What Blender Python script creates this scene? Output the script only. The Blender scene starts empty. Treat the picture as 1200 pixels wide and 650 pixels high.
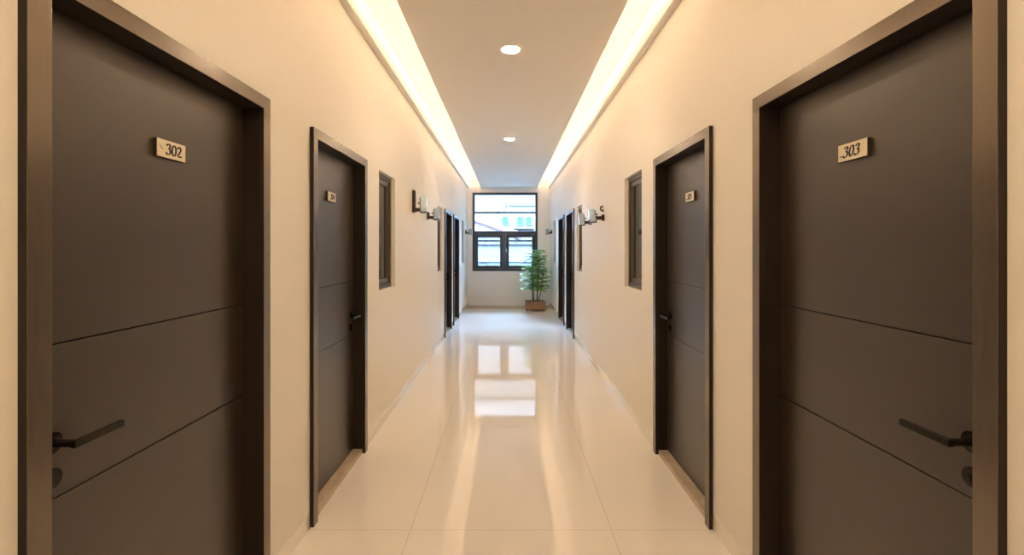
import bpy, bmesh, math, random
from mathutils import Vector, Matrix
C = bpy.context.scene
random.seed(7)
PI = math.pi

# ------------------------------------------------------------------ camera, world, exposure
cam_d = bpy.data.cameras.new('camera'); cam = bpy.data.objects.new('camera', cam_d)
C.collection.objects.link(cam); C.camera = cam
cam.location = (0, 0, 1.5); cam.rotation_euler = (PI/2, 0, 0)
cam_d.sensor_width = 36; cam_d.lens = 540/1200*36
cam_d.shift_x = 4.5/1200; cam_d.shift_y = -34.5/1200
cam_d.clip_start = 0.02; cam_d.clip_end = 300

C.view_settings.view_transform = 'Standard'; C.view_settings.look = 'None'
C.view_settings.gamma = 1; C.view_settings.use_curve_mapping = False
C.view_settings.exposure = 0.08
C.cycles.use_denoising = True
C.cycles.max_bounces = 12; C.cycles.diffuse_bounces = 8; C.cycles.glossy_bounces = 6
C.cycles.sample_clamp_indirect = 0

LED_COL = (1.0, 0.685, 0.445)
LED_POWER = 50.0
LEDGE_POWER = 28.0
SKY_COL = (0.72, 0.87, 1.0)
SKY_POWER = 1.0
DOWN_POWER = 260.0

w = bpy.data.worlds.new('sky'); C.world = w; w.use_nodes = True
nt = w.node_tree; bg = nt.nodes['Background']
tc = nt.nodes.new('ShaderNodeTexCoord'); sp = nt.nodes.new('ShaderNodeSeparateXYZ')
rp = nt.nodes.new('ShaderNodeValToRGB')
nt.links.new(tc.outputs['Generated'], sp.inputs[0]); nt.links.new(sp.outputs['Z'], rp.inputs[0])
# bright hazy sky: far brighter high up than at the horizon
rp.color_ramp.elements[0].color = (1.05, 1.4, 1.75, 1); rp.color_ramp.elements[1].color = (72, 118, 185, 1)
rp.color_ramp.elements[0].position = 0.31; rp.color_ramp.elements[1].position = .60
rz_ = rp.color_ramp.elements.new(1.0); rz_.color = (26, 38, 54, 1)
rh_ = rp.color_ramp.elements.new(.36); rh_.color = (3.2, 4.4, 6.0, 1)
nt.links.new(rp.outputs[0], bg.inputs[0]); bg.inputs[1].default_value = SKY_POWER

sd = bpy.data.lights.new('sun', 'SUN'); sd.energy = 0.6; sd.angle = 0.05; sd.color = (1, .97, .92)
so = bpy.data.objects.new('sun', sd); C.collection.objects.link(so)
so.rotation_euler = (math.radians(50), 0, math.radians(-25)); so.location = (0, -10, 12)

# daylight portal in the end window opening
pd = bpy.data.lights.new('window_portal', 'AREA'); pd.shape = 'RECTANGLE'; pd.size = 1.7; pd.size_y = 2.05
pd.cycles.is_portal = True
po = bpy.data.objects.new('window_portal', pd); C.collection.objects.link(po)
po.location = (-0.08, 12.14, 1.92); po.rotation_euler = (-PI/2, 0, 0)

# ------------------------------------------------------------------ room measures
XL, XR = -1.066, 1.092
Y0, Y1 = -3.0, 12.0
WT = 0.16
Z_LED = 3.06            # underside of drop panel and wall ledges
Z_CEIL = 3.25
PL, PR = -0.705, 0.757  # edges of the drop panel
DOOR_TOP = 2.098

# ------------------------------------------------------------------ materials
def mat(name, col, rough=0.5, metal=0.0, spec=0.5, **kw):
    m = bpy.data.materials.new(name); m.use_nodes = True
    b = m.node_tree.nodes['Principled BSDF']
    b.inputs['Base Color'].default_value = (*col, 1); b.inputs['Roughness'].default_value = rough
    b.inputs['Metallic'].default_value = metal; b.inputs['Specular IOR Level'].default_value = spec
    for k, v in kw.items():
        b.inputs[k.replace('_', ' ')].default_value = v
    return m

def noise_mix(m, c1, c2, scale, stretch=(1, 1, 1), bump=0.0, detail=4, coords='Object', lo=.35, hi=.65, rough=None):
    nt = m.node_tree; b = nt.nodes['Principled BSDF']
    tc = nt.nodes.new('ShaderNodeTexCoord'); mp = nt.nodes.new('ShaderNodeMapping')
    mp.inputs['Scale'].default_value = stretch
    n = nt.nodes.new('ShaderNodeTexNoise'); n.inputs['Scale'].default_value = scale; n.inputs['Detail'].default_value = detail
    r = nt.nodes.new('ShaderNodeValToRGB')
    r.color_ramp.elements[0].position = lo; r.color_ramp.elements[1].position = hi
    r.color_ramp.elements[0].color = (*c1, 1); r.color_ramp.elements[1].color = (*c2, 1)
    nt.links.new(tc.outputs[coords], mp.inputs[0]); nt.links.new(mp.outputs[0], n.inputs[0])
    nt.links.new(n.outputs['Fac'], r.inputs[0]); nt.links.new(r.outputs[0], b.inputs['Base Color'])
    if bump:
        bp = nt.nodes.new('ShaderNodeBump'); bp.inputs['Strength'].default_value = bump; bp.inputs['Distance'].default_value = 0.002
        nt.links.new(n.outputs['Fac'], bp.inputs['Height']); nt.links.new(bp.outputs[0], b.inputs['Normal'])
    if rough:
        mr = nt.nodes.new('ShaderNodeMapRange'); mr.inputs[3].default_value = rough[0]; mr.inputs[4].default_value = rough[1]
        nt.links.new(n.outputs['Fac'], mr.inputs[0]); nt.links.new(mr.outputs[0], b.inputs['Roughness'])
    return m

M_wall = noise_mix(mat('cream_wall_paint', (.8, .74, .63), .45, spec=.35), (.86, .825, .755), (.87, .84, .77), 60, bump=.04)
M_endwall = mat('pale_end_wall_paint', (.87, .85, .82), .55, spec=.3)
M_ceil = noise_mix(mat('white_ceiling_paint', (.8, .78, .74), .7, spec=.2), (.865, .85, .815), (.875, .86, .825), 30)
M_trim = mat('white_trim_paint', (.87, .84, .78), .5, spec=.3)
M_door = noise_mix(mat('dark_brown_laminate', (.06, .04, .03), .42, spec=.2, Coat_Weight=1.0, Coat_Roughness=.34, Coat_IOR=1.72), (.025, .0145, .008), (.031, .0185, .0105), 9, (1, 1, 14), bump=.03, rough=(.40, .48))
M_frame = noise_mix(mat('brushed_brown_frame', (.09, .07, .055), .36, .8, spec=.6), (.225, .19, .155), (.24, .203, .166), 14, (6, 6, .6), bump=.01, rough=(.19, .27))
M_liner = mat('dark_brown_jamb_lining', (.022, .014, .009), .55, spec=.3)
M_dark = mat('dark_bronze_metal', (.022, .017, .013), .2, .4)
M_keyhole = mat('black_keyhole', (.004, .004, .004), .5)
M_plate = noise_mix(mat('pale_brushed_brass_plate', (.72, .62, .45), .38, .25), (.74, .66, .50), (.78, .70, .54), 30, (1, 1, 20))
M_plateside = mat('dark_plate_backing', (.05, .03, .02), .5)
M_ink = mat('black_numeral_paint', (.012, .01, .009), .5)
M_stone = noise_mix(mat('beige_threshold_stone', (.5, .4, .29), .25), (.46, .375, .28), (.56, .46, .35), 12, bump=.0)
M_alu = mat('bronze_aluminium', (.16, .14, .12), .3, .7)
M_winframe = mat('charcoal_window_frame', (.045, .055, .065), .35, .1)
M_wood = noise_mix(mat('brown_planter_wood', (.4, .2, .1), .5), (.27, .135, .07), (.46, .26, .145), 10, (1.2, 8, 14), bump=.2)
M_soil = noise_mix(mat('dark_soil', (.03, .02, .015), .9), (.02, .014, .01), (.06, .04, .03), 60, bump=.5)
M_leaf = noise_mix(mat('green_leaf', (.05, .2, .04), .42, Subsurface_Weight=0.0), (.08, .30, .06), (.30, .62, .10), 4.5, bump=.0)
M_stem = noise_mix(mat('cane_stem', (.16, .14, .07), .6), (.10, .10, .045), (.2, .16, .09), 20)
M_sconce = noise_mix(mat('bronze_sconce_metal', (.08, .05, .03), .35, .5), (.05, .032, .02), (.09, .06, .038), 20)
M_frost = mat('pale_frosted_glass', (.76, .93, 1.0), .12, 0, .8, Transmission_Weight=0.5, Coat_Weight=.6)
M_chrome = mat('chrome', (.75, .78, .8), .12, 1.0)
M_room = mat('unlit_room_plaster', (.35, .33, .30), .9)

def leaf_translucency():
    nt = M_leaf.node_tree; out = nt.nodes['Material Output']; b = nt.nodes['Principled BSDF']
    tr = nt.nodes.new('ShaderNodeBsdfTranslucent'); tr.inputs[0].default_value = (.25, .60, .09, 1)
    mx = nt.nodes.new('ShaderNodeMixShader'); mx.inputs[0].default_value = .3
    nt.links.new(b.outputs[0], mx.inputs[1]); nt.links.new(tr.outputs[0], mx.inputs[2]); nt.links.new(mx.outputs[0], out.inputs[0])
leaf_translucency()

def emis(name, col, strength):
    m = bpy.data.materials.new(name); m.use_nodes = True; nt = m.node_tree
    nt.nodes.remove(nt.nodes['Principled BSDF']); e = nt.nodes.new('ShaderNodeEmission')
    e.inputs[0].default_value = (*col, 1); e.inputs[1].default_value = strength
    nt.links.new(e.outputs[0], nt.nodes['Material Output'].inputs[0]); return m
M_led = emis('warm_led', LED_COL, LED_POWER)
M_led2 = emis('warm_ledge_led', LED_COL, LEDGE_POWER)
M_down = emis('downlight_lens', (1, .76, .52), DOWN_POWER)

def glass(name, tint, ior=1.5):
    m = bpy.data.materials.new(name); m.use_nodes = True; nt = m.node_tree
    nt.nodes.remove(nt.nodes['Principled BSDF'])
    fr = nt.nodes.new('ShaderNodeFresnel'); fr.inputs[0].default_value = ior
    t = nt.nodes.new('ShaderNodeBsdfTransparent'); t.inputs[0].default_value = (*tint, 1)
    g = nt.nodes.new('ShaderNodeBsdfGlossy'); g.inputs['Roughness'].default_value = 0.01
    mx = nt.nodes.new('ShaderNodeMixShader')
    nt.links.new(fr.outputs[0], mx.inputs[0]); nt.links.new(t.outputs[0], mx.inputs[1]); nt.links.new(g.outputs[0], mx.inputs[2])
    nt.links.new(mx.outputs[0], nt.nodes['Material Output'].inputs[0]); return m
M_clear = glass('clear_window_glass', (.97, .99, 1))
M_tint = glass('tinted_window_glass', (.45, .5, .5), 2.1)

def floor_mat():
    m = mat('polished_cream_tile', (.8, .74, .64), .05, spec=.5); nt = m.node_tree; b = nt.nodes['Principled BSDF']
    b.inputs['IOR'].default_value = 1.55
    tc = nt.nodes.new('ShaderNodeTexCoord'); s = nt.nodes.new('ShaderNodeSeparateXYZ'); nt.links.new(tc.outputs['Object'], s.inputs[0])
    def joint(sock, off, per, wdt):
        a = nt.nodes.new('ShaderNodeMath'); a.operation = 'ADD'; a.inputs[1].default_value = -off + per/2 + 100*per
        nt.links.new(sock, a.inputs[0])
        mo = nt.nodes.new('ShaderNodeMath'); mo.operation = 'MODULO'; mo.inputs[1].default_value = per; nt.links.new(a.outputs[0], mo.inputs[0])
        su = nt.nodes.new('ShaderNodeMath'); su.operation = 'SUBTRACT'; su.inputs[1].default_value = per/2; nt.links.new(mo.outputs[0], su.inputs[0])
        ab = nt.nodes.new('ShaderNodeMath'); ab.operation = 'ABSOLUTE'; nt.links.new(su.outputs[0], ab.inputs[0])
        lt = nt.nodes.new('ShaderNodeMath'); lt.operation = 'LESS_THAN'; lt.inputs[1].default_value = wdt/2; nt.links.new(ab.outputs[0], lt.inputs[0])
        return lt.outputs[0]
    j1 = joint(s.outputs['X'], -0.52, 1.07, .004); j2 = joint(s.outputs['Y'], 2.455, 2.14, .004)
    mxm = nt.nodes.new('ShaderNodeMath'); mxm.operation = 'MAXIMUM'; nt.links.new(j1, mxm.inputs[0]); nt.links.new(j2, mxm.inputs[1])
    n = nt.nodes.new('ShaderNodeTexNoise'); n.inputs['Scale'].default_value = 3; n.inputs['Detail'].default_value = 6
    nt.links.new(tc.outputs['Object'], n.inputs[0])
    r = nt.nodes.new('ShaderNodeValToRGB'); r.color_ramp.elements[0].color = (.80, .765, .71, 1); r.color_ramp.elements[1].color = (.82, .785, .73, 1)
    nt.links.new(n.outputs['Fac'], r.inputs[0])
    mc = nt.nodes.new('ShaderNodeMix'); mc.data_type = 'RGBA'; mc.inputs['B'].default_value = (.62, .55, .47, 1)
    nt.links.new(mxm.outputs[0], mc.inputs['Factor']); nt.links.new(r.outputs[0], mc.inputs['A'])
    nt.links.new(mc.outputs['Result'], b.inputs['Base Color'])
    return m
M_floor = floor_mat()
M_skirt = mat('polished_cream_skirting', (.85, .82, .75), .02, IOR=2.0, spec=.5)

# ------------------------------------------------------------------ mesh helpers
class MB:
    def __init__(s): s.bm = bmesh.new(); s.mats = []
    def mi(s, m):
        if m is None: return 0
        if m not in s.mats: s.mats.append(m)
        return s.mats.index(m)
    def box(s, a, b, bevel=0.0, m=None, seg=2):
        t = bmesh.new(); bmesh.ops.create_cube(t, size=1)
        c = [(a[i]+b[i])/2 for i in range(3)]; d = [abs(b[i]-a[i]) for i in range(3)]
        for v in t.verts: v.co = Vector((c[i]+v.co[i]*d[i] for i in range(3)))
        if bevel: bmesh.ops.bevel(t, geom=t.edges[:], offset=bevel, segments=seg, profile=.7, affect='EDGES')
        s._add(t, m); return s
    def _add(s, t, m, M=None):
        if M: t.transform(M)
        k = s.mi(m)
        for f in t.faces: f.material_index = k
        me = bpy.data.meshes.new('tmp'); t.to_mesh(me); t.free(); s.bm.from_mesh(me); bpy.data.meshes.remove(me)
    def cyl(s, p, q, r, r2=None, seg=24, bevel=0.0, m=None):
        p, q = Vector(p), Vector(q); d = q-p
        t = bmesh.new(); bmesh.ops.create_cone(t, cap_ends=True, segments=seg, radius1=r, radius2=r if r2 is None else r2, depth=d.length)
        if bevel:
            e = [e for e in t.edges if all(abs(abs(v.co.z)-d.length/2) < 1e-6 for v in e.verts) and abs(e.verts[0].co.z-e.verts[1].co.z) < 1e-6]
            bmesh.ops.bevel(t, geom=e, offset=bevel, segments=2, affect='EDGES')
        s._add(t, m, Matrix.Translation((p+q)/2) @ d.to_track_quat('Z', 'Y').to_matrix().to_4x4()); return s
    def poly(s, pts, faces, m=None):
        t = bmesh.new(); vs = [t.verts.new(p) for p in pts]
        for f in faces: t.faces.new([vs[i] for i in f])
        bmesh.ops.recalc_face_normals(t, faces=t.faces[:]) if len(faces) > 3 else None
        s._add(t, m); return s
    def prism(s, prof, y0, y1, m=None):       # profile in x,z extruded along y
        n = len(prof)
        pts = [(x, y0, z) for x, z in prof] + [(x, y1, z) for x, z in prof]
        fs = [tuple(range(n)), tuple(range(2*n-1, n-1, -1))] + [(i, (i+1) % n, n+(i+1) % n, n+i) for i in range(n)]
        return s.poly(pts, fs, m)
    def tube(s, pts, rad, seg=8, m=None):
        pts = [Vector(p) for p in pts]; rings = []; t = bmesh.new()
        for i, p in enumerate(pts):
            d = (pts[min(i+1, len(pts)-1)]-pts[max(i-1, 0)]).normalized()
            q = d.to_track_quat('Z', 'Y'); r = rad[i] if isinstance(rad, (list, tuple)) else rad
            rings.append([t.verts.new(p + q @ Vector((math.cos(a)*r, math.sin(a)*r, 0))) for a in [2*PI*k/seg for k in range(seg)]])
        for A, B in zip(rings, rings[1:]):
            for k in range(seg): t.faces.new((A[k], A[(k+1) % seg], B[(k+1) % seg], B[k]))
        t.faces.new(rings[0][::-1]); t.faces.new(rings[-1]); s._add(t, m); return s
    def build(s, name, m=None, parent=None, smooth=False, kind=None, label=None, cat=None, group=None):
        me = bpy.data.meshes.new(name); s.bm.to_mesh(me); s.bm.free()
        for x in (s.mats if s.mats and s.mats != [None] else [m]): me.materials.append(x)
        if smooth:
            for p in me.polygons: p.use_smooth = True
        o = bpy.data.objects.new(name, me); C.collection.objects.link(o)
        if parent: o.parent = parent
        tag(o, label, cat, group, kind); return o

def tag(o, label=None, cat=None, group=None, kind=None):
    if label: o['label'] = label
    if cat: o['category'] = cat
    if group: o['group'] = group
    if kind: o['kind'] = kind
def empty(name, loc, rz=0, **kw):
    o = bpy.data.objects.new(name, None); C.collection.objects.link(o); o.empty_display_size = .1
    o.location = loc; o.rotation_euler = (0, 0, rz); tag(o, **kw); return o

# ------------------------------------------------------------------ openings
DOORS_L = [(1.055, 1.970), (2.530, 3.368), (7.745, 8.535), (8.975, 9.800)]
DOORS_R = [(1.062, 1.965), (2.510, 3.350), (7.660, 8.480), (8.975, 9.790)]
WINS_L = [(3.80, 4.344), (6.95, 7.475), (10.60, 11.15)]
WINS_R = [(3.768, 4.326), (6.82, 7.33), (10.62, 11.15)]
WZ0, WZ1 = 1.141, 2.147
LIN = 0.028       # jamb liner thickness

def wall_side(name, xin, xout, doors, wins, label):
    # one continuous wall cut by its doors and windows, thickness xin..xout
    ops = [(a-LIN, b+LIN, 0.0, DOOR_TOP+LIN) for a, b in doors] + [(a, b, WZ0, WZ1) for a, b in wins]
    ys = sorted({Y0-.2, Y1+.2} | {v for o in ops for v in o[:2]}); zs = sorted({0.0, 3.4} | {v for o in ops for v in o[2:]})
    bm = bmesh.new(); cells = {}
    vcache = {}
    def V(x, y, z):
        k = (round(x, 5), round(y, 5), round(z, 5))
        if k not in vcache: vcache[k] = bm.verts.new(k)
        return vcache[k]
    def solid(i, j):
        if i < 0 or j < 0 or i >= len(ys)-1 or j >= len(zs)-1: return False
        yc, zc = (ys[i]+ys[i+1])/2, (zs[j]+zs[j+1])/2
        return not any(a < yc < b and c < zc < d for a, b, c, d in ops)
    for i in range(len(ys)-1):
        for j in range(len(zs)-1):
            if not solid(i, j): continue
            y0, y1, z0, z1 = ys[i], ys[i+1], zs[j], zs[j+1]
            for x in (xin, xout): bm.faces.new([V(x, y0, z0), V(x, y1, z0), V(x, y1, z1), V(x, y0, z1)])
            for di, dj, e in ((-1, 0, ((y0, z0), (y0, z1))), (1, 0, ((y1, z0), (y1, z1))), (0, -1, ((y0, z0), (y1, z0))), (0, 1, ((y0, z1), (y1, z1)))):
                if not solid(i+di, j+dj):
                    (a, c), (b, d) = e
                    bm.faces.new([V(xin, a, c), V(xin, b, d), V(xout, b, d), V(xout, a, c)])
    bmesh.ops.recalc_face_normals(bm, faces=bm.faces[:])
    mb = MB(); mb.bm.free(); mb.bm = bm
    return mb.build(name, M_wall, kind='structure', label=label, cat='wall')

wall_side('wall_left', XL, XL-WT, DOORS_L, WINS_L, 'cream painted corridor wall on the side of door 302')
wall_side('wall_right', XR, XR+WT, DOORS_R, WINS_R, 'cream painted corridor wall on the side of door 303')

MB().box((XL-3.2, Y0-.2, -.12), (XR+3.2, Y1, 0)).build('floor', M_floor, kind='structure', label='polished cream tile corridor floor reflecting the end window', cat='floor')
MB().box((XL, 11.32, 0), (XR, Y1, .004)).build('trim_5', M_stone, kind='structure', label='beige stone floor band under the end window', cat='floor trim')

# end wall with the window opening
WX0, WX1, WB, WTp = -.929, .767, .902, 2.944
mb = MB()
mb.box((XL, Y1, -.05), (WX0, Y1+.2, 3.4)); mb.box((WX1, Y1, -.05), (XR, Y1+.2, 3.4))
mb.box((WX0, Y1, -.05), (WX1, Y1+.2, WB)); mb.box((WX0, Y1, WTp), (WX1, Y1+.2, 3.4))
mb.build('wall_end', M_endwall, kind='structure', label='pale end wall around the tall window', cat='wall')
MB().box((XL, Y0-.2, -.05), (XR, Y0, 3.4)).build('wall_back', M_wall, kind='structure', label='cream wall closing the corridor behind the viewpoint', cat='wall')

# dark rooms behind the doors and side windows
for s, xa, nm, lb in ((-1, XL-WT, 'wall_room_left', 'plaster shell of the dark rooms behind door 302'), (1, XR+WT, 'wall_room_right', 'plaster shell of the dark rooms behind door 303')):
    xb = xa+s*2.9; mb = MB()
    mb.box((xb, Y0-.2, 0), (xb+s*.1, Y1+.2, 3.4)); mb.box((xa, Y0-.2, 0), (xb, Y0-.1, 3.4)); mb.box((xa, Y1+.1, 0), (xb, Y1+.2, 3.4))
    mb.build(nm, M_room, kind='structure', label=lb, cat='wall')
MB().box((XL-3.2, Y0-.3, 3.4), (XR+3.2, Y1+.25, 3.5)).build('roof', M_room, kind='structure', label='roof slab over the corridor and rooms', cat='roof')
MB().box((XL, Y0, Z_CEIL), (XR, Y1, Z_CEIL+.15)).build('ceiling', M_ceil, kind='structure', label='raised upper ceiling glowing above the cove gaps', cat='ceiling')

# drop panel (with round cut-outs for the downlights left to the trims)
mb = MB()
mb.box((PL, Y0, Z_LED), (PR, Y1, Z_LED+.07), .002)
mb.box((PL+.22, Y0, Z_LED+.07), (PR-.22, Y1, Z_CEIL))
mb.build('ceiling_drop_panel', M_ceil, kind='structure', label='flat dropped ceiling panel between the two lit coves', cat='ceiling')

for s, xw, nm, lb, nm2, lb2, nm3, lb3 in (
    (1, XL, 'trim_1', 'slim cream ledge high on the wall above door 302', 'trim_3', 'stepped ceiling moulding above the door 302 side', 'baseboard_left', 'glossy cream skirting along the door 302 wall'),
    (-1, XR, 'trim_2', 'slim cream ledge high on the wall above door 303', 'trim_4', 'stepped ceiling moulding above the door 303 side', 'baseboard_right', 'glossy cream skirting along the door 303 wall')):
    z = Z_LED
    prof = [(xw, z), (xw+s*.042, z), (xw+s*.050, z+.005), (xw+s*.050, z+.040), (xw+s*.044, z+.040), (xw+s*.044, z+.022), (xw, z+.022)]
    MB().prism(prof, Y0, Y1).build(nm, M_trim, kind='structure', label=lb, cat='ceiling trim')
    zc = Z_CEIL
    prof = [(xw, zc-.05)]+[(xw+s*(.004+.055*(1-math.cos(a))), zc-.05+.035*math.sin(a)) for a in [k*PI/2/6 for k in range(7)]]+[(xw+s*.07, zc-.015), (xw+s*.07, zc), (xw, zc)]
    MB().prism(prof, Y0, Y1).build(nm2, M_trim, kind='structure', label=lb2, cat='ceiling trim')
    # skirting broken at the doors
    dl = DOORS_L if s == 1 else DOORS_R
    ys = [Y0]; 
    for a, b in dl: ys += [a-.0555, b+.0555]
    ys.append(Y1); mb = MB()
    for k in range(0, len(ys), 2): mb.box((xw, ys[k], 0), (xw+s*.001, ys[k+1], .088), .0)
    mb.build(nm3, M_skirt, kind='structure', label=lb3, cat='skirting')

# LED strips
for x0, x1, zz, m, lb in ((PL+.02, PL+.032, Z_LED+.0705, M_led, 'warm led strip on the left edge of the dropped panel'),
                       (PR-.032, PR-.02, Z_LED+.0705, M_led, 'warm led strip on the right edge of the dropped panel'),
                       (XL+.016, XL+.028, Z_LED+.0225, M_led2, 'warm led strip lying in the left wall ledge'),
                       (XR-.028, XR-.016, Z_LED+.0225, M_led2, 'warm led strip lying in the right wall ledge')):
    mb = MB(); mb.box((x0-.002, Y0+.02, zz), (x1+.002, Y1-.02, zz+.003), m=M_trim); mb.box((x0, Y0+.03, zz+.003), (x1, Y1-.03, zz+.005), m=m)
    mb.build('led_strip', None, label=lb, cat='led strip light', group='led strips in the coves')

# ------------------------------------------------------------------ end window
win = empty('window_1', (0, Y1, 0), kind='structure', label='tall charcoal framed window at the corridor end', cat='window')
mb = MB(); e = .062; ya, yb = .015, .10
def fr(mb, x0, x1, z0, z1, t, ya, yb, bev=.004, tb=None):
    tb = t if tb is None else tb
    mb.box((x0, ya, z0), (x0+t, yb, z1), bev); mb.box((x1-t, ya, z0), (x1, yb, z1), bev)
    mb.box((x0+t, ya, z0), (x1-t, yb, z0+tb), bev); mb.box((x0+t, ya, z1-t), (x1-t, yb, z1), bev)
fr(mb, WX0, WX1, WB, WTp, .058, -.008, .10)
mb.build('window_frame', M_winframe, win)
MB().box((WX0+.058, .0, 2.405), (WX1-.058, .09, 2.445), .004).build('transom', M_winframe, win)
MB().box((WX0+.058, -.006, 1.865), (WX1-.058, .09, 1.940), .004).build('transom', M_winframe, win)
MB().box((-.125, -.004, .96), (-.065, .09, 1.865), .004).build('mullion', M_winframe, win)
for x0, x1 in ((WX0+.060, -.127), (-.063, WX1-.060)):
    sa = MB(); fr(sa, x0, x1, .962, 1.863, .085, -.002, .06); so_ = sa.build('window_sash', M_winframe, win)
    MB().box((x0+.083, .028, 1.045), (x1-.083, .034, 1.78)).build('pane', M_clear, so_)
MB().box((WX0+.057, .04, 1.939), (WX1-.057, .046, 2.407)).build('pane', M_clear, win)
MB().box((WX0+.057, .04, 2.443), (WX1-.057, .046, WTp-.057)).build('pane', M_clear, win)
mb = MB(); mb.box((-.055, -.012, 1.40), (-.032, -.002, 1.47), .002); mb.box((-.050, -.03, 1.42), (-.037, -.010, 1.437), .003)
mb.build('window_latch', M_chrome, win)

# ------------------------------------------------------------------ digits with a broad-nib pen
def cr(pts, n=10):
    out = []; P = [pts[0]]+list(pts)+[pts[-1]]
    for i in range(1, len(P)-2):
        p0, p1, p2, p3 = [Vector(p) for p in P[i-1:i+3]]
        for k in range(n):
            t = k/n; out.append(.5*((2*p1)+(p2-p0)*t+(2*p0-5*p1+4*p2-p3)*t*t+(3*p1-p0-3*p2+p3)*t**3))
    out.append(Vector(P[-2])); return out
GL = {  # strokes in a 0..0.6 x 0..1 cell
    '3': [[(.06, .80), (.12, .95), (.28, 1.0), (.44, .92), (.46, .76), (.38, .62), (.22, .55)], [(.22, .55), (.42, .52), (.52, .36), (.50, .16), (.34, .02), (.16, .0), (.04, .08), (.05, .18)]],
    '0': [[(.29, 1.0), (.14, .92), (.05, .70), (.04, .50), (.05, .30), (.14, .08), (.29, 0), (.44, .08), (.53, .30), (.54, .50), (.53, .70), (.44, .92), (.29, 1.0)]],
    '2': [[(.06, .74), (.10, .90), (.26, 1.0), (.44, .92), (.48, .74), (.40, .54), (.22, .28), (.05, .05)], [(.05, .05), (.20, .05), (.36, .04), (.52, .05), (.55, .15)]],
    '4': [[(.38, 1.0), (.38, .6), (.38, .3), (.38, 0)], [(.38, 1.0), (.25, .72), (.03, .30)], [(.03, .30), (.3, .30), (.54, .30)]],
    '5': [[(.12, 1.0), (.30, .97), (.48, 1.0)], [(.12, 1.0), (.11, .8), (.09, .54)], [(.09, .54), (.24, .62), (.42, .56), (.51, .36), (.46, .12), (.28, 0), (.12, .02), (.04, .12)]],
}
def glyphs(mb, text, x0, z0, h, y, slant=.12, gap=.60):
    # numerals raised 0.6 mm off the face at local y (front is -y)
    for i, ch in enumerate(text):
        for st in GL[ch]:
            P = cr([(a, b, 0) for a, b in st], 8); N = len(P); L = []; R = []
            for k, p in enumerate(P):
                d = (P[min(k+1, N-1)]-P[max(k-1, 0)]); d.normalize()
                wd = .046 + .068*abs(math.sin(math.atan2(d.y, d.x)-math.radians(12)))
                if k in (0, ) and ch in '32': wd = .08
                n = Vector((-d.y, d.x, 0))*wd
                for s, lst in ((1, L), (-1, R)):
                    q = p+n*s; lst.append((x0+(i*gap+q.x+slant*q.y)*h, z0+q.y*h))
            pts = [(x, y-.0006, z) for x, z in L]+[(x, y-.0006, z) for x, z in R]+[(x, y+.0002, z) for x, z in L]+[(x, y+.0002, z) for x, z in R]
            fs = []
            for k in range(N-1):
                fs += [(k, k+1, N+k+1, N+k), (k, 2*N+k, 2*N+k+1, k+1), (N+k+1, 3*N+k+1, 3*N+k, N+k)]
            mb.poly(pts, fs)

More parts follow.
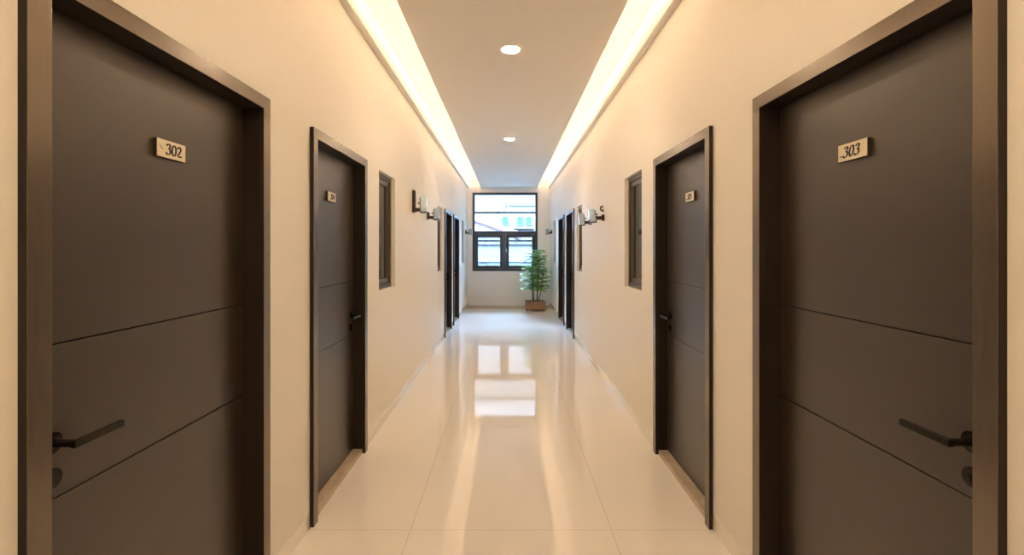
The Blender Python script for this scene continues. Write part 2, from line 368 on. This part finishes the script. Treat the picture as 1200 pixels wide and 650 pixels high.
# ------------------------------------------------------------------ doors
def make_door(n, side, ya, yb, handle_near, number, label):
    xw = XL if side < 0 else XR
    rz = PI/2 if side < 0 else -PI/2
    cy = (ya+yb)/2; W = yb-ya; hw = W/2
    d = empty('door_%d' % n, (xw, cy, 0), rz, kind='structure', label=label, cat='door')
    # local: x along the wall, -y towards the corridor
    T = DOOR_TOP; cs = .054
    mb = MB()
    for s in (-1, 1):
        a, b = s*hw, s*(hw+cs); a, b = min(a, b), max(a, b)
        mb.box((a, -.0205, 0), (b, 0, T), .001, m=M_liner); mb.box((a, -.022, 0), (b, -.0205, T), .0006, m=M_frame)
        a, b = s*hw, s*(hw+LIN); a, b = min(a, b), max(a, b)
        mb.box((a, 0, 0), (b, .13, T), m=M_liner)
        a, b = s*(hw-.014), s*hw; a, b = min(a, b), max(a, b)
        mb.box((a, .106, .034), (b, .13, T-.014), .001, m=M_liner)
    mb.box((-hw-cs, -.0205, T), (hw+cs, 0, T+cs), .001, m=M_liner); mb.box((-hw-cs, -.022, T), (hw+cs, -.0205, T+cs), .0006, m=M_frame)
    mb.box((-hw-LIN, 0, T), (hw+LIN, .13, T+LIN), m=M_liner)
    mb.box((-hw, .106, T-.014), (hw, .13, T), .001, m=M_liner)
    mb.build('door_frame', None, d)
    g = .003; f = .064
    lf = MB()
    lf.box((-hw+g, f+.0055, .037), (hw-g, f+.04, T-g), m=M_liner)
    for z0, z1 in ((.037, .8725), (.8780, 1.2575), (1.2630, T-g)):
        lf.box((-hw+g, f, z0), (hw-g, f+.006, z1), .0006, m=M_door, seg=1)
    lf.build('door_leaf', None, d)
    MB().box((-hw, .0, 0), (hw, .13, .033), .001).build('threshold', M_stone, d)
    # handle side in local x: left wall near=-x, right wall near=+x
    near = -1 if side < 0 else 1
    hs = near if handle_near else -near
    hx = hs*(hw-.083+.0) if handle_near else hs*(hw-.065)
    z = 1.018; y0 = f
    mb = MB(); mb.cyl((hx, y0, z), (hx, y0-.008, z), .026, seg=32, bevel=.0015)
    h = mb.build('door_handle', M_dark, d)
    mb = MB(); mb.cyl((hx, y0-.008, z), (hx, y0-.062, z), .0095, seg=20)
    L = .135
    P = [(hx, y0-.060, z), (hx-hs*L, y0-.060, z-.002)]
    mb.box((min(hx+hs*.0095, hx-hs*L), y0-.071, z-.009), (max(hx+hs*.0095, hx-hs*L), y0-.057, z+.009), .003)
    mb.build('lever', M_dark, h)
    mb = MB(); mb.cyl((hx, y0, z-.088), (hx, y0-.007, z-.088), .025, seg=32, bevel=.0015)
    es = mb.build('keyhole_plate', M_dark, d)
    mb = MB(); mb.cyl((hx, y0-.0068, z-.083), (hx, y0-.008, z-.083), .0055, seg=16); mb.box((hx-.0028, y0-.008, z-.100), (hx+.0028, y0-.0068, z-.084))
    mb.build('keyhole', M_keyhole, es)
    # number plate
    px = .018 if side < 0 else -.018
    if n in (4, 5): px = -.028 if side < 0 else .028
    pw, ph, pz = .064, .0285, 1.8235
    mb = MB(); mb.box((px-pw, f-.0115, pz-ph), (px+pw, f, pz+ph), m=M_plateside)
    mb.box((px-pw, f-.0135, pz-ph), (px+pw, f-.0115, pz+ph), .0004, m=M_plate)
    pl = mb.build('number_plate', None, d)
    if number:
        mb = MB()
        if side < 0:
            glyphs(mb, number, px-.026, pz-.0165, .034, f-.0136, .05, .72)
        else:
            glyphs(mb, number, px-.040, pz-.0165, .034, f-.0136, .20, .74)
        mb.build('numerals', M_ink, pl)
        mb = MB(); o0 = (px-.056, pz+.004) if side < 0 else (px-.058, pz-.013)
        cur = cr([(0, .008, 0), (.003, .003, 0), (.010, -.004, 0), (.016, -.007, 0)], 6) if side < 0 else cr([(0, -.002, 0), (.005, .003, 0), (.008, -.001, 0), (.013, .003, 0), (.02, -.003, 0)], 6)
        pts = []; N = len(cur)
        for k, p in enumerate(cur):
            wdt = .0012*math.sin(PI*(k+.5)/N)+.0002
            pts += [(o0[0]+p.x, f-.0142, o0[1]+p.y+wdt), (o0[0]+p.x, f-.0142, o0[1]+p.y-wdt)]
        pts += [(a, f-.0134, c) for a, b, c in pts]
        fs = []
        for k in range(N-1):
            fs += [(2*k, 2*k+1, 2*k+3, 2*k+2), (2*k, 2*k+2, 2*k+2+2*N, 2*k+2*N), (2*k+1, 2*k+1+2*N, 2*k+3+2*N, 2*k+3)]
        mb.poly(pts, fs); mb.build('leaf_mark', M_plateside, pl)
    return d

make_door(1, -1, *DOORS_L[0], True, '302', 'dark brown door with the number plate 302')
make_door(2, 1, *DOORS_R[0], True, '303', 'dark brown door with the number plate 303')
make_door(4, -1, *DOORS_L[1], False, '304', 'dark brown door between door 302 and the nearest side window')
make_door(5, 1, *DOORS_R[1], False, '305', 'dark brown door between door 303 and the nearest side window')
make_door(6, -1, *DOORS_L[2], False, None, 'far dark door on the 302 side, nearer of the last two')
make_door(7, 1, *DOORS_R[2], False, None, 'far dark door on the 303 side, nearer of the last two')
make_door(8, -1, *DOORS_L[3], False, None, 'farthest dark door on the 302 side')
make_door(9, 1, *DOORS_R[3], False, None, 'farthest dark door on the 303 side, beside the potted palm')

# ------------------------------------------------------------------ side windows
def make_window(n, side, ya, yb, label):
    xw = XL if side < 0 else XR; rz = PI/2 if side < 0 else -PI/2
    hw = (yb-ya)/2
    d = empty('window_%d' % n, (xw, (ya+yb)/2, 0), rz, kind='structure', label=label, cat='window')
    mb = MB(); fr(mb, -hw, hw, WZ0, WZ1, .038, .036, .105, .002)
    mb.box((-hw+.038, .05, WZ0+.038), (-hw+.05, .09, WZ1-.038)); mb.box((hw-.05, .05, WZ0+.038), (hw-.038, .09, WZ1-.038))
    mb.build('window_frame', M_alu, d)
    mb = MB(); fr(mb, -hw+.050, hw-.050, WZ0+.040, WZ1-.040, .042, .052, .086, .003)
    s = mb.build('window_sash', M_alu, d)
    MB().box((-hw+.090, .066, WZ0+.080), (hw-.090, .071, WZ1-.080)).build('pane', M_tint, s)
    mb = MB(); q = hw-.071 if side > 0 else -hw+.071
    mb.box((q-.009, .043, 1.60), (q+.009, .052, 1.68), .002); mb.box((q-.006, .030, 1.575), (q+.006, .044, 1.645), .003)
    mb.build('sash_handle', M_dark, s)
make_window(2, -1, *WINS_L[0], 'narrow bronze framed window beside the second door on the 302 side')
make_window(3, 1, *WINS_R[0], 'narrow bronze framed window beside the second door on the 303 side')
make_window(4, -1, *WINS_L[1], 'narrow window before the far doors on the 302 side')
make_window(5, 1, *WINS_R[1], 'narrow window before the far doors on the 303 side')
make_window(6, -1, *WINS_L[2], 'farthest narrow window on the 302 side')
make_window(7, 1, *WINS_R[2], 'farthest narrow window on the 303 side')

# ------------------------------------------------------------------ wall sconces
def sconce(side, y, z, h, tilt, plate, label):
    xw = XL if side < 0 else XR; rz = PI/2 if side < 0 else -PI/2
    d = empty('wall_sconce', (xw, y, z), rz, label=label, cat='wall lamp', group='glass wall sconces')
    # local: z=0 is the shade base, front is -y
    z0, z1, wd = plate
    mb = MB(); mb.box((-wd/2, -.026, z0), (wd/2, 0, z1), .003); mb.box((-wd/2+.01, -.034, z0+.012), (wd/2-.01, -.026, z1-.012), .003)
    mb.build('back_plate', M_sconce, d)
    mb = MB(); mb.box((-.022, -.098, .006), (.022, -.030, .046), .004); mb.cyl((0, -.075, .026), (0, -.075, .046), .014, seg=16)
    mb.build('arm', M_sconce, d)
    mb = MB(); mb.box((-.030, -.094, .0), (.030, -.086, h*.9), .002); mb.cyl((0, -.094, h*.55), (0, -.064, h*.55), .006, seg=12); mb.cyl((0, -.070, h*.55), (0, -.062, h*.55), .011, seg=16)
    mb.box((-.036, -.165, -.012), (.036, -.086, 0), .003)
    k = mb.build('shade_bracket', M_sconce, d)
    mb = MB(); mb.box((-.034, -.160, 0), (.034, -.096, h), .006)
    g = mb.build('glass_shade', M_frost, d)
    mb = MB(); mb.box((-.036, -.1615, h*.14), (.036, -.0945, h*.19), .001); mb.build('shade_band', M_chrome, g)
    for o in (k, g): o.rotation_euler = (tilt, 0, 0)
    return d
sconce(-1, 5.14, 1.90, .18, -.02, (-.005, .245, .05), 'glass sconce on a tall dark back plate, nearest of its wall')
sconce(-1, 6.06, 1.875, .145, -.02, (.0, .10, .07), 'upright glass sconce with a small square back plate next to a side window')
sconce(1, 5.25, 1.815, .145, .14, (-.005, .065, .06), 'glass sconce tilted forward below the curled wall hook')
sconce(1, 6.06, 1.81, .155, .06, (-.005, .075, .06), 'upright glass sconce beyond the tilted one and hook')
sconce(-1, 11.45, 1.85, .13, 0, (.0, .10, .07), 'tiny far glass sconce by the bare corner of the end wall')
sconce(1, 11.45, 1.85, .13, 0, (.0, .10, .07), 'tiny far glass sconce in the corner above the potted palm')
# small curled wall hook above the nearest right sconce
hk = MB(); a = [(0, 0, .0), (0, -.020, .004), (0, -.034, .02), (0, -.030, .042), (0, -.016, .052), (0, -.008, .045)]
hk.tube(cr(a, 5), .009, 10); hk.cyl((0, 0, 0), (0, -.005, 0), .014, seg=20)
o = hk.build('wall_hook', M_sconce, smooth=True, label='small dark curled hook above the nearest sconce on the 303 side', cat='hook')
o.location = (XR, 5.28, 1.925); o.rotation_euler = (0, 0, -PI/2)

# ------------------------------------------------------------------ downlights
for y, lb in ((3.62, 'nearer round recessed downlight in the dropped ceiling panel'), (6.60, 'farther round recessed downlight in the dropped ceiling panel'),
              (.62, 'added round downlight overhead, out of view, for fill light'), (-2.0, 'added round downlight behind the viewpoint, unseen, for fill light')):  # these two are added out of view to brighten the corridor
    d = empty('downlight', (.02, y, Z_LED), label=lb, cat='ceiling light', group='recessed downlights')
    mb = MB(); t = bmesh.new(); R = [(.066, -.002), (.072, -.005), (.086, -.004), (.090, 0)]; seg = 48
    rings = [[t.verts.new((r*math.cos(2*PI*k/seg), r*math.sin(2*PI*k/seg), z)) for k in range(seg)] for r, z in R]
    for A, B in zip(rings, rings[1:]):
        for k in range(seg): t.faces.new((A[k], A[(k+1) % seg], B[(k+1) % seg], B[k]))
    mb._add(t, None); mb.build('trim_ring', M_ceil, d, smooth=True)
    mb = MB(); mb.cyl((0, 0, -.0035), (0, 0, -.0005), .068, seg=40); mb.build('lens', M_down, d)

# ------------------------------------------------------------------ potted palm
pot = empty('potted_palm', (.657, 11.14, 0), label='leafy green palm in a wooden planter box beneath the end window', cat='potted plant')
pw, pdp, phh = .245, .17, .215
mb = MB()
for k in range(3):
    z0 = .018+k*.064; z1 = z0+.0625
    mb.box((-pw+.004, -pdp, z0), (pw-.004, -pdp+.018, z1), .002); mb.box((-pw+.004, pdp-.018, z0), (pw-.004, pdp, z1), .002)
    mb.box((-pw+.004, -pdp+.018, z0), (-pw+.022, pdp-.018, z1), .002); mb.box((pw-.022, -pdp+.018, z0), (pw-.004, pdp-.018, z1), .002)
mb.box((-pw+.02, -pdp+.016, .02), (pw-.02, pdp-.016, .035))
pb = mb.build('planter_box', M_wood, pot)
mb = MB(); fr_ = [(-pw, -pdp-.004, -pw+.03, pdp+.004), (pw-.03, -pdp-.004, pw, pdp+.004), (-pw+.03, -pdp-.004, pw-.03, -pdp+.026), (-pw+.03, pdp-.026, pw-.03, pdp+.004)]
for a, b, c, d_ in fr_: mb.box((a, b, .2105), (c, d_, .228), .002)
mb.build('rim', M_wood, pb)
for sx in (-1, 1):
    for sy in (-1, 1):
        MB().box((sx*(pw-.05)-.02, sy*(pdp-.04)-.02, 0), (sx*(pw-.05)+.02, sy*(pdp-.04)+.02, .020), .001).build('foot', M_dark, pb)
MB().box((-pw+.021, -pdp+.017, .15), (pw-.021, pdp-.017, .195)).build('soil', M_soil, pot)
st = MB(); lf = bmesh.new()
def leaflet(base, dirv, length, width, up):
    dirv = dirv.normalized(); side = dirv.cross(up).normalized(); nrm = side.cross(dirv)
    prev = None; n = 5
    for k in range(n+1):
        t = k/n; wd = width*math.sin(PI*min(1, .10+.9*t)**.8)*.5 if k < n else .0006
        c = base+dirv*length*t - Vector((0, 0, 1))*length*.28*t*t + nrm*.0
        row = [lf.verts.new(c-side*wd+nrm*wd*.25), lf.verts.new(c), lf.verts.new(c+side*wd+nrm*wd*.25)]
        if prev:
            lf.faces.new((prev[0], prev[1], row[1], row[0])); lf.faces.new((prev[1], prev[2], row[2], row[1]))
        prev = row
def frond(p, az, el, plen, n, L):
    d = Vector((math.cos(az)*math.cos(el), math.sin(az)*math.cos(el), math.sin(el)))
    mid = p+d*plen*.55+Vector((0, 0, .01)); e = p+d*plen+Vector((0, 0, -.01))
    st.tube([p, mid, e], [.0035, .0028, .002], 5)
    h = Vector((math.cos(az), math.sin(az), 0)); sd = Vector((-h.y, h.x, 0))
    for k in range(n):
        a = (k-(n-1)/2)/((n-1)/2)*1.35 + random.uniform(-.08, .08)
        v = h*math.cos(a)+sd*math.sin(a)+Vector((0, 0, random.uniform(-.12, .22)+.12*math.cos(a)))
        leaflet(e, v, L*(1-.28*abs(a)/1.35)*random.uniform(.88, 1.1), .038, Vector((0, 0, 1)))
canes = [(-.05, -.02, 1.30, -.04, 0), (.06, .0, 1.38, .02, .0), (.03, .06, 1.18, .07, .05), (-.02, .05, 1.0, -.09, .02), (.09, -.04, .88, .09, -.03)]
for cx, cy, top, lx, ly in canes:
    P = [Vector((cx+lx*t+.012*math.sin(5*t+cx*50), cy+ly*t, .17+(top-.17)*t)) for t in [k/8 for k in range(9)]]
    st.tube(P, [.013-.006*k/8 for k in range(9)], 8)
    for q in P[1:-1]: st.cyl(q-Vector((0, 0, .002)), q+Vector((0, 0, .002)), .0125, seg=10)
    z = .43 + random.uniform(0, .05); az = random.uniform(0, 6)
    while z < top:
        t = (z-.17)/(top-.17); k = min(7, int(t*8)); p = P[k].lerp(P[k+1], t*8-k)
        u = (z-.45)/(1.25-.45)
        frond(p, az, .35+.55*max(0, u)+random.uniform(-.15, .15), random.uniform(.10, .23)*(1-.2*u), random.choice((7, 8, 9)), random.uniform(.15, .20)*(1-.1*u))
        az += 2.4+random.uniform(-.3, .3); z += .021
    for k in range(4): frond(P[-1], az+k*1.57, 1.0, .09, 6, .14)
for v in list(lf.verts)+list(st.bm.verts):      # leaves brushing the wall bend away from it
    if v.co.x > .33: v.co.x = .33+(v.co.x-.33)*.45
    if v.co.x > .415: v.co.x = .415
st.build('stems', M_stem, pot, smooth=True)
me = bpy.data.meshes.new('foliage'); lf.to_mesh(me); lf.free(); me.materials.append(M_leaf)
fo = bpy.data.objects.new('foliage', me); C.collection.objects.link(fo); fo.parent = pot
for p in me.polygons: p.use_smooth = True

# ------------------------------------------------------------------ outside the end window
M_white = mat('darkened_white_render', (.05, .053, .056), .8)  # house walls coloured far darker than they are, offsetting the over-bright sky
M_pale = mat('darkened_pale_blue_render', (.035, .042, .048), .8)
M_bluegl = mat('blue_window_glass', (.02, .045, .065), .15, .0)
M_tile = noise_mix(mat('darkened_roof_tiles', (.3, .27, .3), .8), (.16, .15, .19), (.42, .36, .40), 1, (1, 1, 1))
def tile_nodes():
    nt = M_tile.node_tree; b = nt.nodes['Principled BSDF']
    tc = nt.nodes.new('ShaderNodeTexCoord'); v = nt.nodes.new('ShaderNodeTexBrick'); v.inputs['Scale'].default_value = 6
    v.inputs['Color1'].default_value = (.026, .021, .026, 1); v.inputs['Color2'].default_value = (.012, .010, .013, 1); v.inputs['Mortar'].default_value = (.015, .015, .02, 1)  # tile colours darkened to keep the over-bright sky from clipping the roof
    v.inputs['Mortar Size'].default_value = .05
    nt.links.new(tc.outputs['Object'], v.inputs[0]); nt.links.new(v.outputs[0], b.inputs['Base Color'])
tile_nodes()
M_pink = mat('darkened_pink_hip_tiles', (.045, .021, .024), .7)  # pink darkened likewise against the bright sky
M_ground = mat('pale_concrete_yard', (.2, .2, .2), .9)
MB().box((-40, 12.3, -3.4), (40, 80, -3.2)).build('ground', M_ground, kind='structure', label='pale yard outside below the window', cat='ground')
hs = empty('house', (0, 20, -3.2), label='white house with pink hipped tile roof outside the window', cat='house')
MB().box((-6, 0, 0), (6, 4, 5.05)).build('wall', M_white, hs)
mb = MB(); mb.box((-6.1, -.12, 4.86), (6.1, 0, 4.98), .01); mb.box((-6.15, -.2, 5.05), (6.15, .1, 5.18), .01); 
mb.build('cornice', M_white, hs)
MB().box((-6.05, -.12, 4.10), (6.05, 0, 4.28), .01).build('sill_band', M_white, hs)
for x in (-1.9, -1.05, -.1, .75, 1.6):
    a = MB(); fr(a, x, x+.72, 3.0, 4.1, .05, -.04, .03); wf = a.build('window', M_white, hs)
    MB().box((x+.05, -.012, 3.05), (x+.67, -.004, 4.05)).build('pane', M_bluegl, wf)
# hipped roof rising away to the left, ridge higher and set back
zr = 5.18
A = (-6.2, -.25, zr); B = (.5, -.25, zr); Cc = (-3.4, 2.1, zr+1.45); Dd = (-6.2, 2.1, zr+1.45); E = (.5, 4.3, zr); F = (-6.2, 4.3, zr)
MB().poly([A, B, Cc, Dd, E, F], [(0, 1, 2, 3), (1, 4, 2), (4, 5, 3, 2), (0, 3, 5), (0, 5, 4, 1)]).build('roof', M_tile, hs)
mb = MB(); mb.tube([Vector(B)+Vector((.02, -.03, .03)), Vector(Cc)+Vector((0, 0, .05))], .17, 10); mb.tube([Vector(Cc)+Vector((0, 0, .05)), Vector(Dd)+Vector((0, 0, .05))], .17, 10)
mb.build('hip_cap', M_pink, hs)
tw = empty('apartment_block', (.55, 31, -3.2), label='tall pale apartment block with blue windows behind the house roof', cat='building')
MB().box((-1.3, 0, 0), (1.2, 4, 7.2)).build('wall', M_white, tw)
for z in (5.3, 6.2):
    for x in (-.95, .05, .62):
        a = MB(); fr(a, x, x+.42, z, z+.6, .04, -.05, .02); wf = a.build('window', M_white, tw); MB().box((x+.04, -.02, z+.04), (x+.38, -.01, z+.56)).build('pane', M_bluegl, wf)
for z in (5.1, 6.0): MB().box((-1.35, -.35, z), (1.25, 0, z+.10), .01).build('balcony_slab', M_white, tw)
b2 = empty('office_block', (2.4, 46, -3.2), label='pale block behind the apartment block on the window right', cat='building')
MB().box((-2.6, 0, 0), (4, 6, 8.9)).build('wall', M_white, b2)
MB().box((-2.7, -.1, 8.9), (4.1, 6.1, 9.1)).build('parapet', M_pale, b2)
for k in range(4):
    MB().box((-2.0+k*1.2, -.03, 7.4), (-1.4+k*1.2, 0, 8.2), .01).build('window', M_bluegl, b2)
b3 = empty('gabled_house', (-3.3, 34, -3.2), label='pale gabled house behind the tiled roof on the window left', cat='house')
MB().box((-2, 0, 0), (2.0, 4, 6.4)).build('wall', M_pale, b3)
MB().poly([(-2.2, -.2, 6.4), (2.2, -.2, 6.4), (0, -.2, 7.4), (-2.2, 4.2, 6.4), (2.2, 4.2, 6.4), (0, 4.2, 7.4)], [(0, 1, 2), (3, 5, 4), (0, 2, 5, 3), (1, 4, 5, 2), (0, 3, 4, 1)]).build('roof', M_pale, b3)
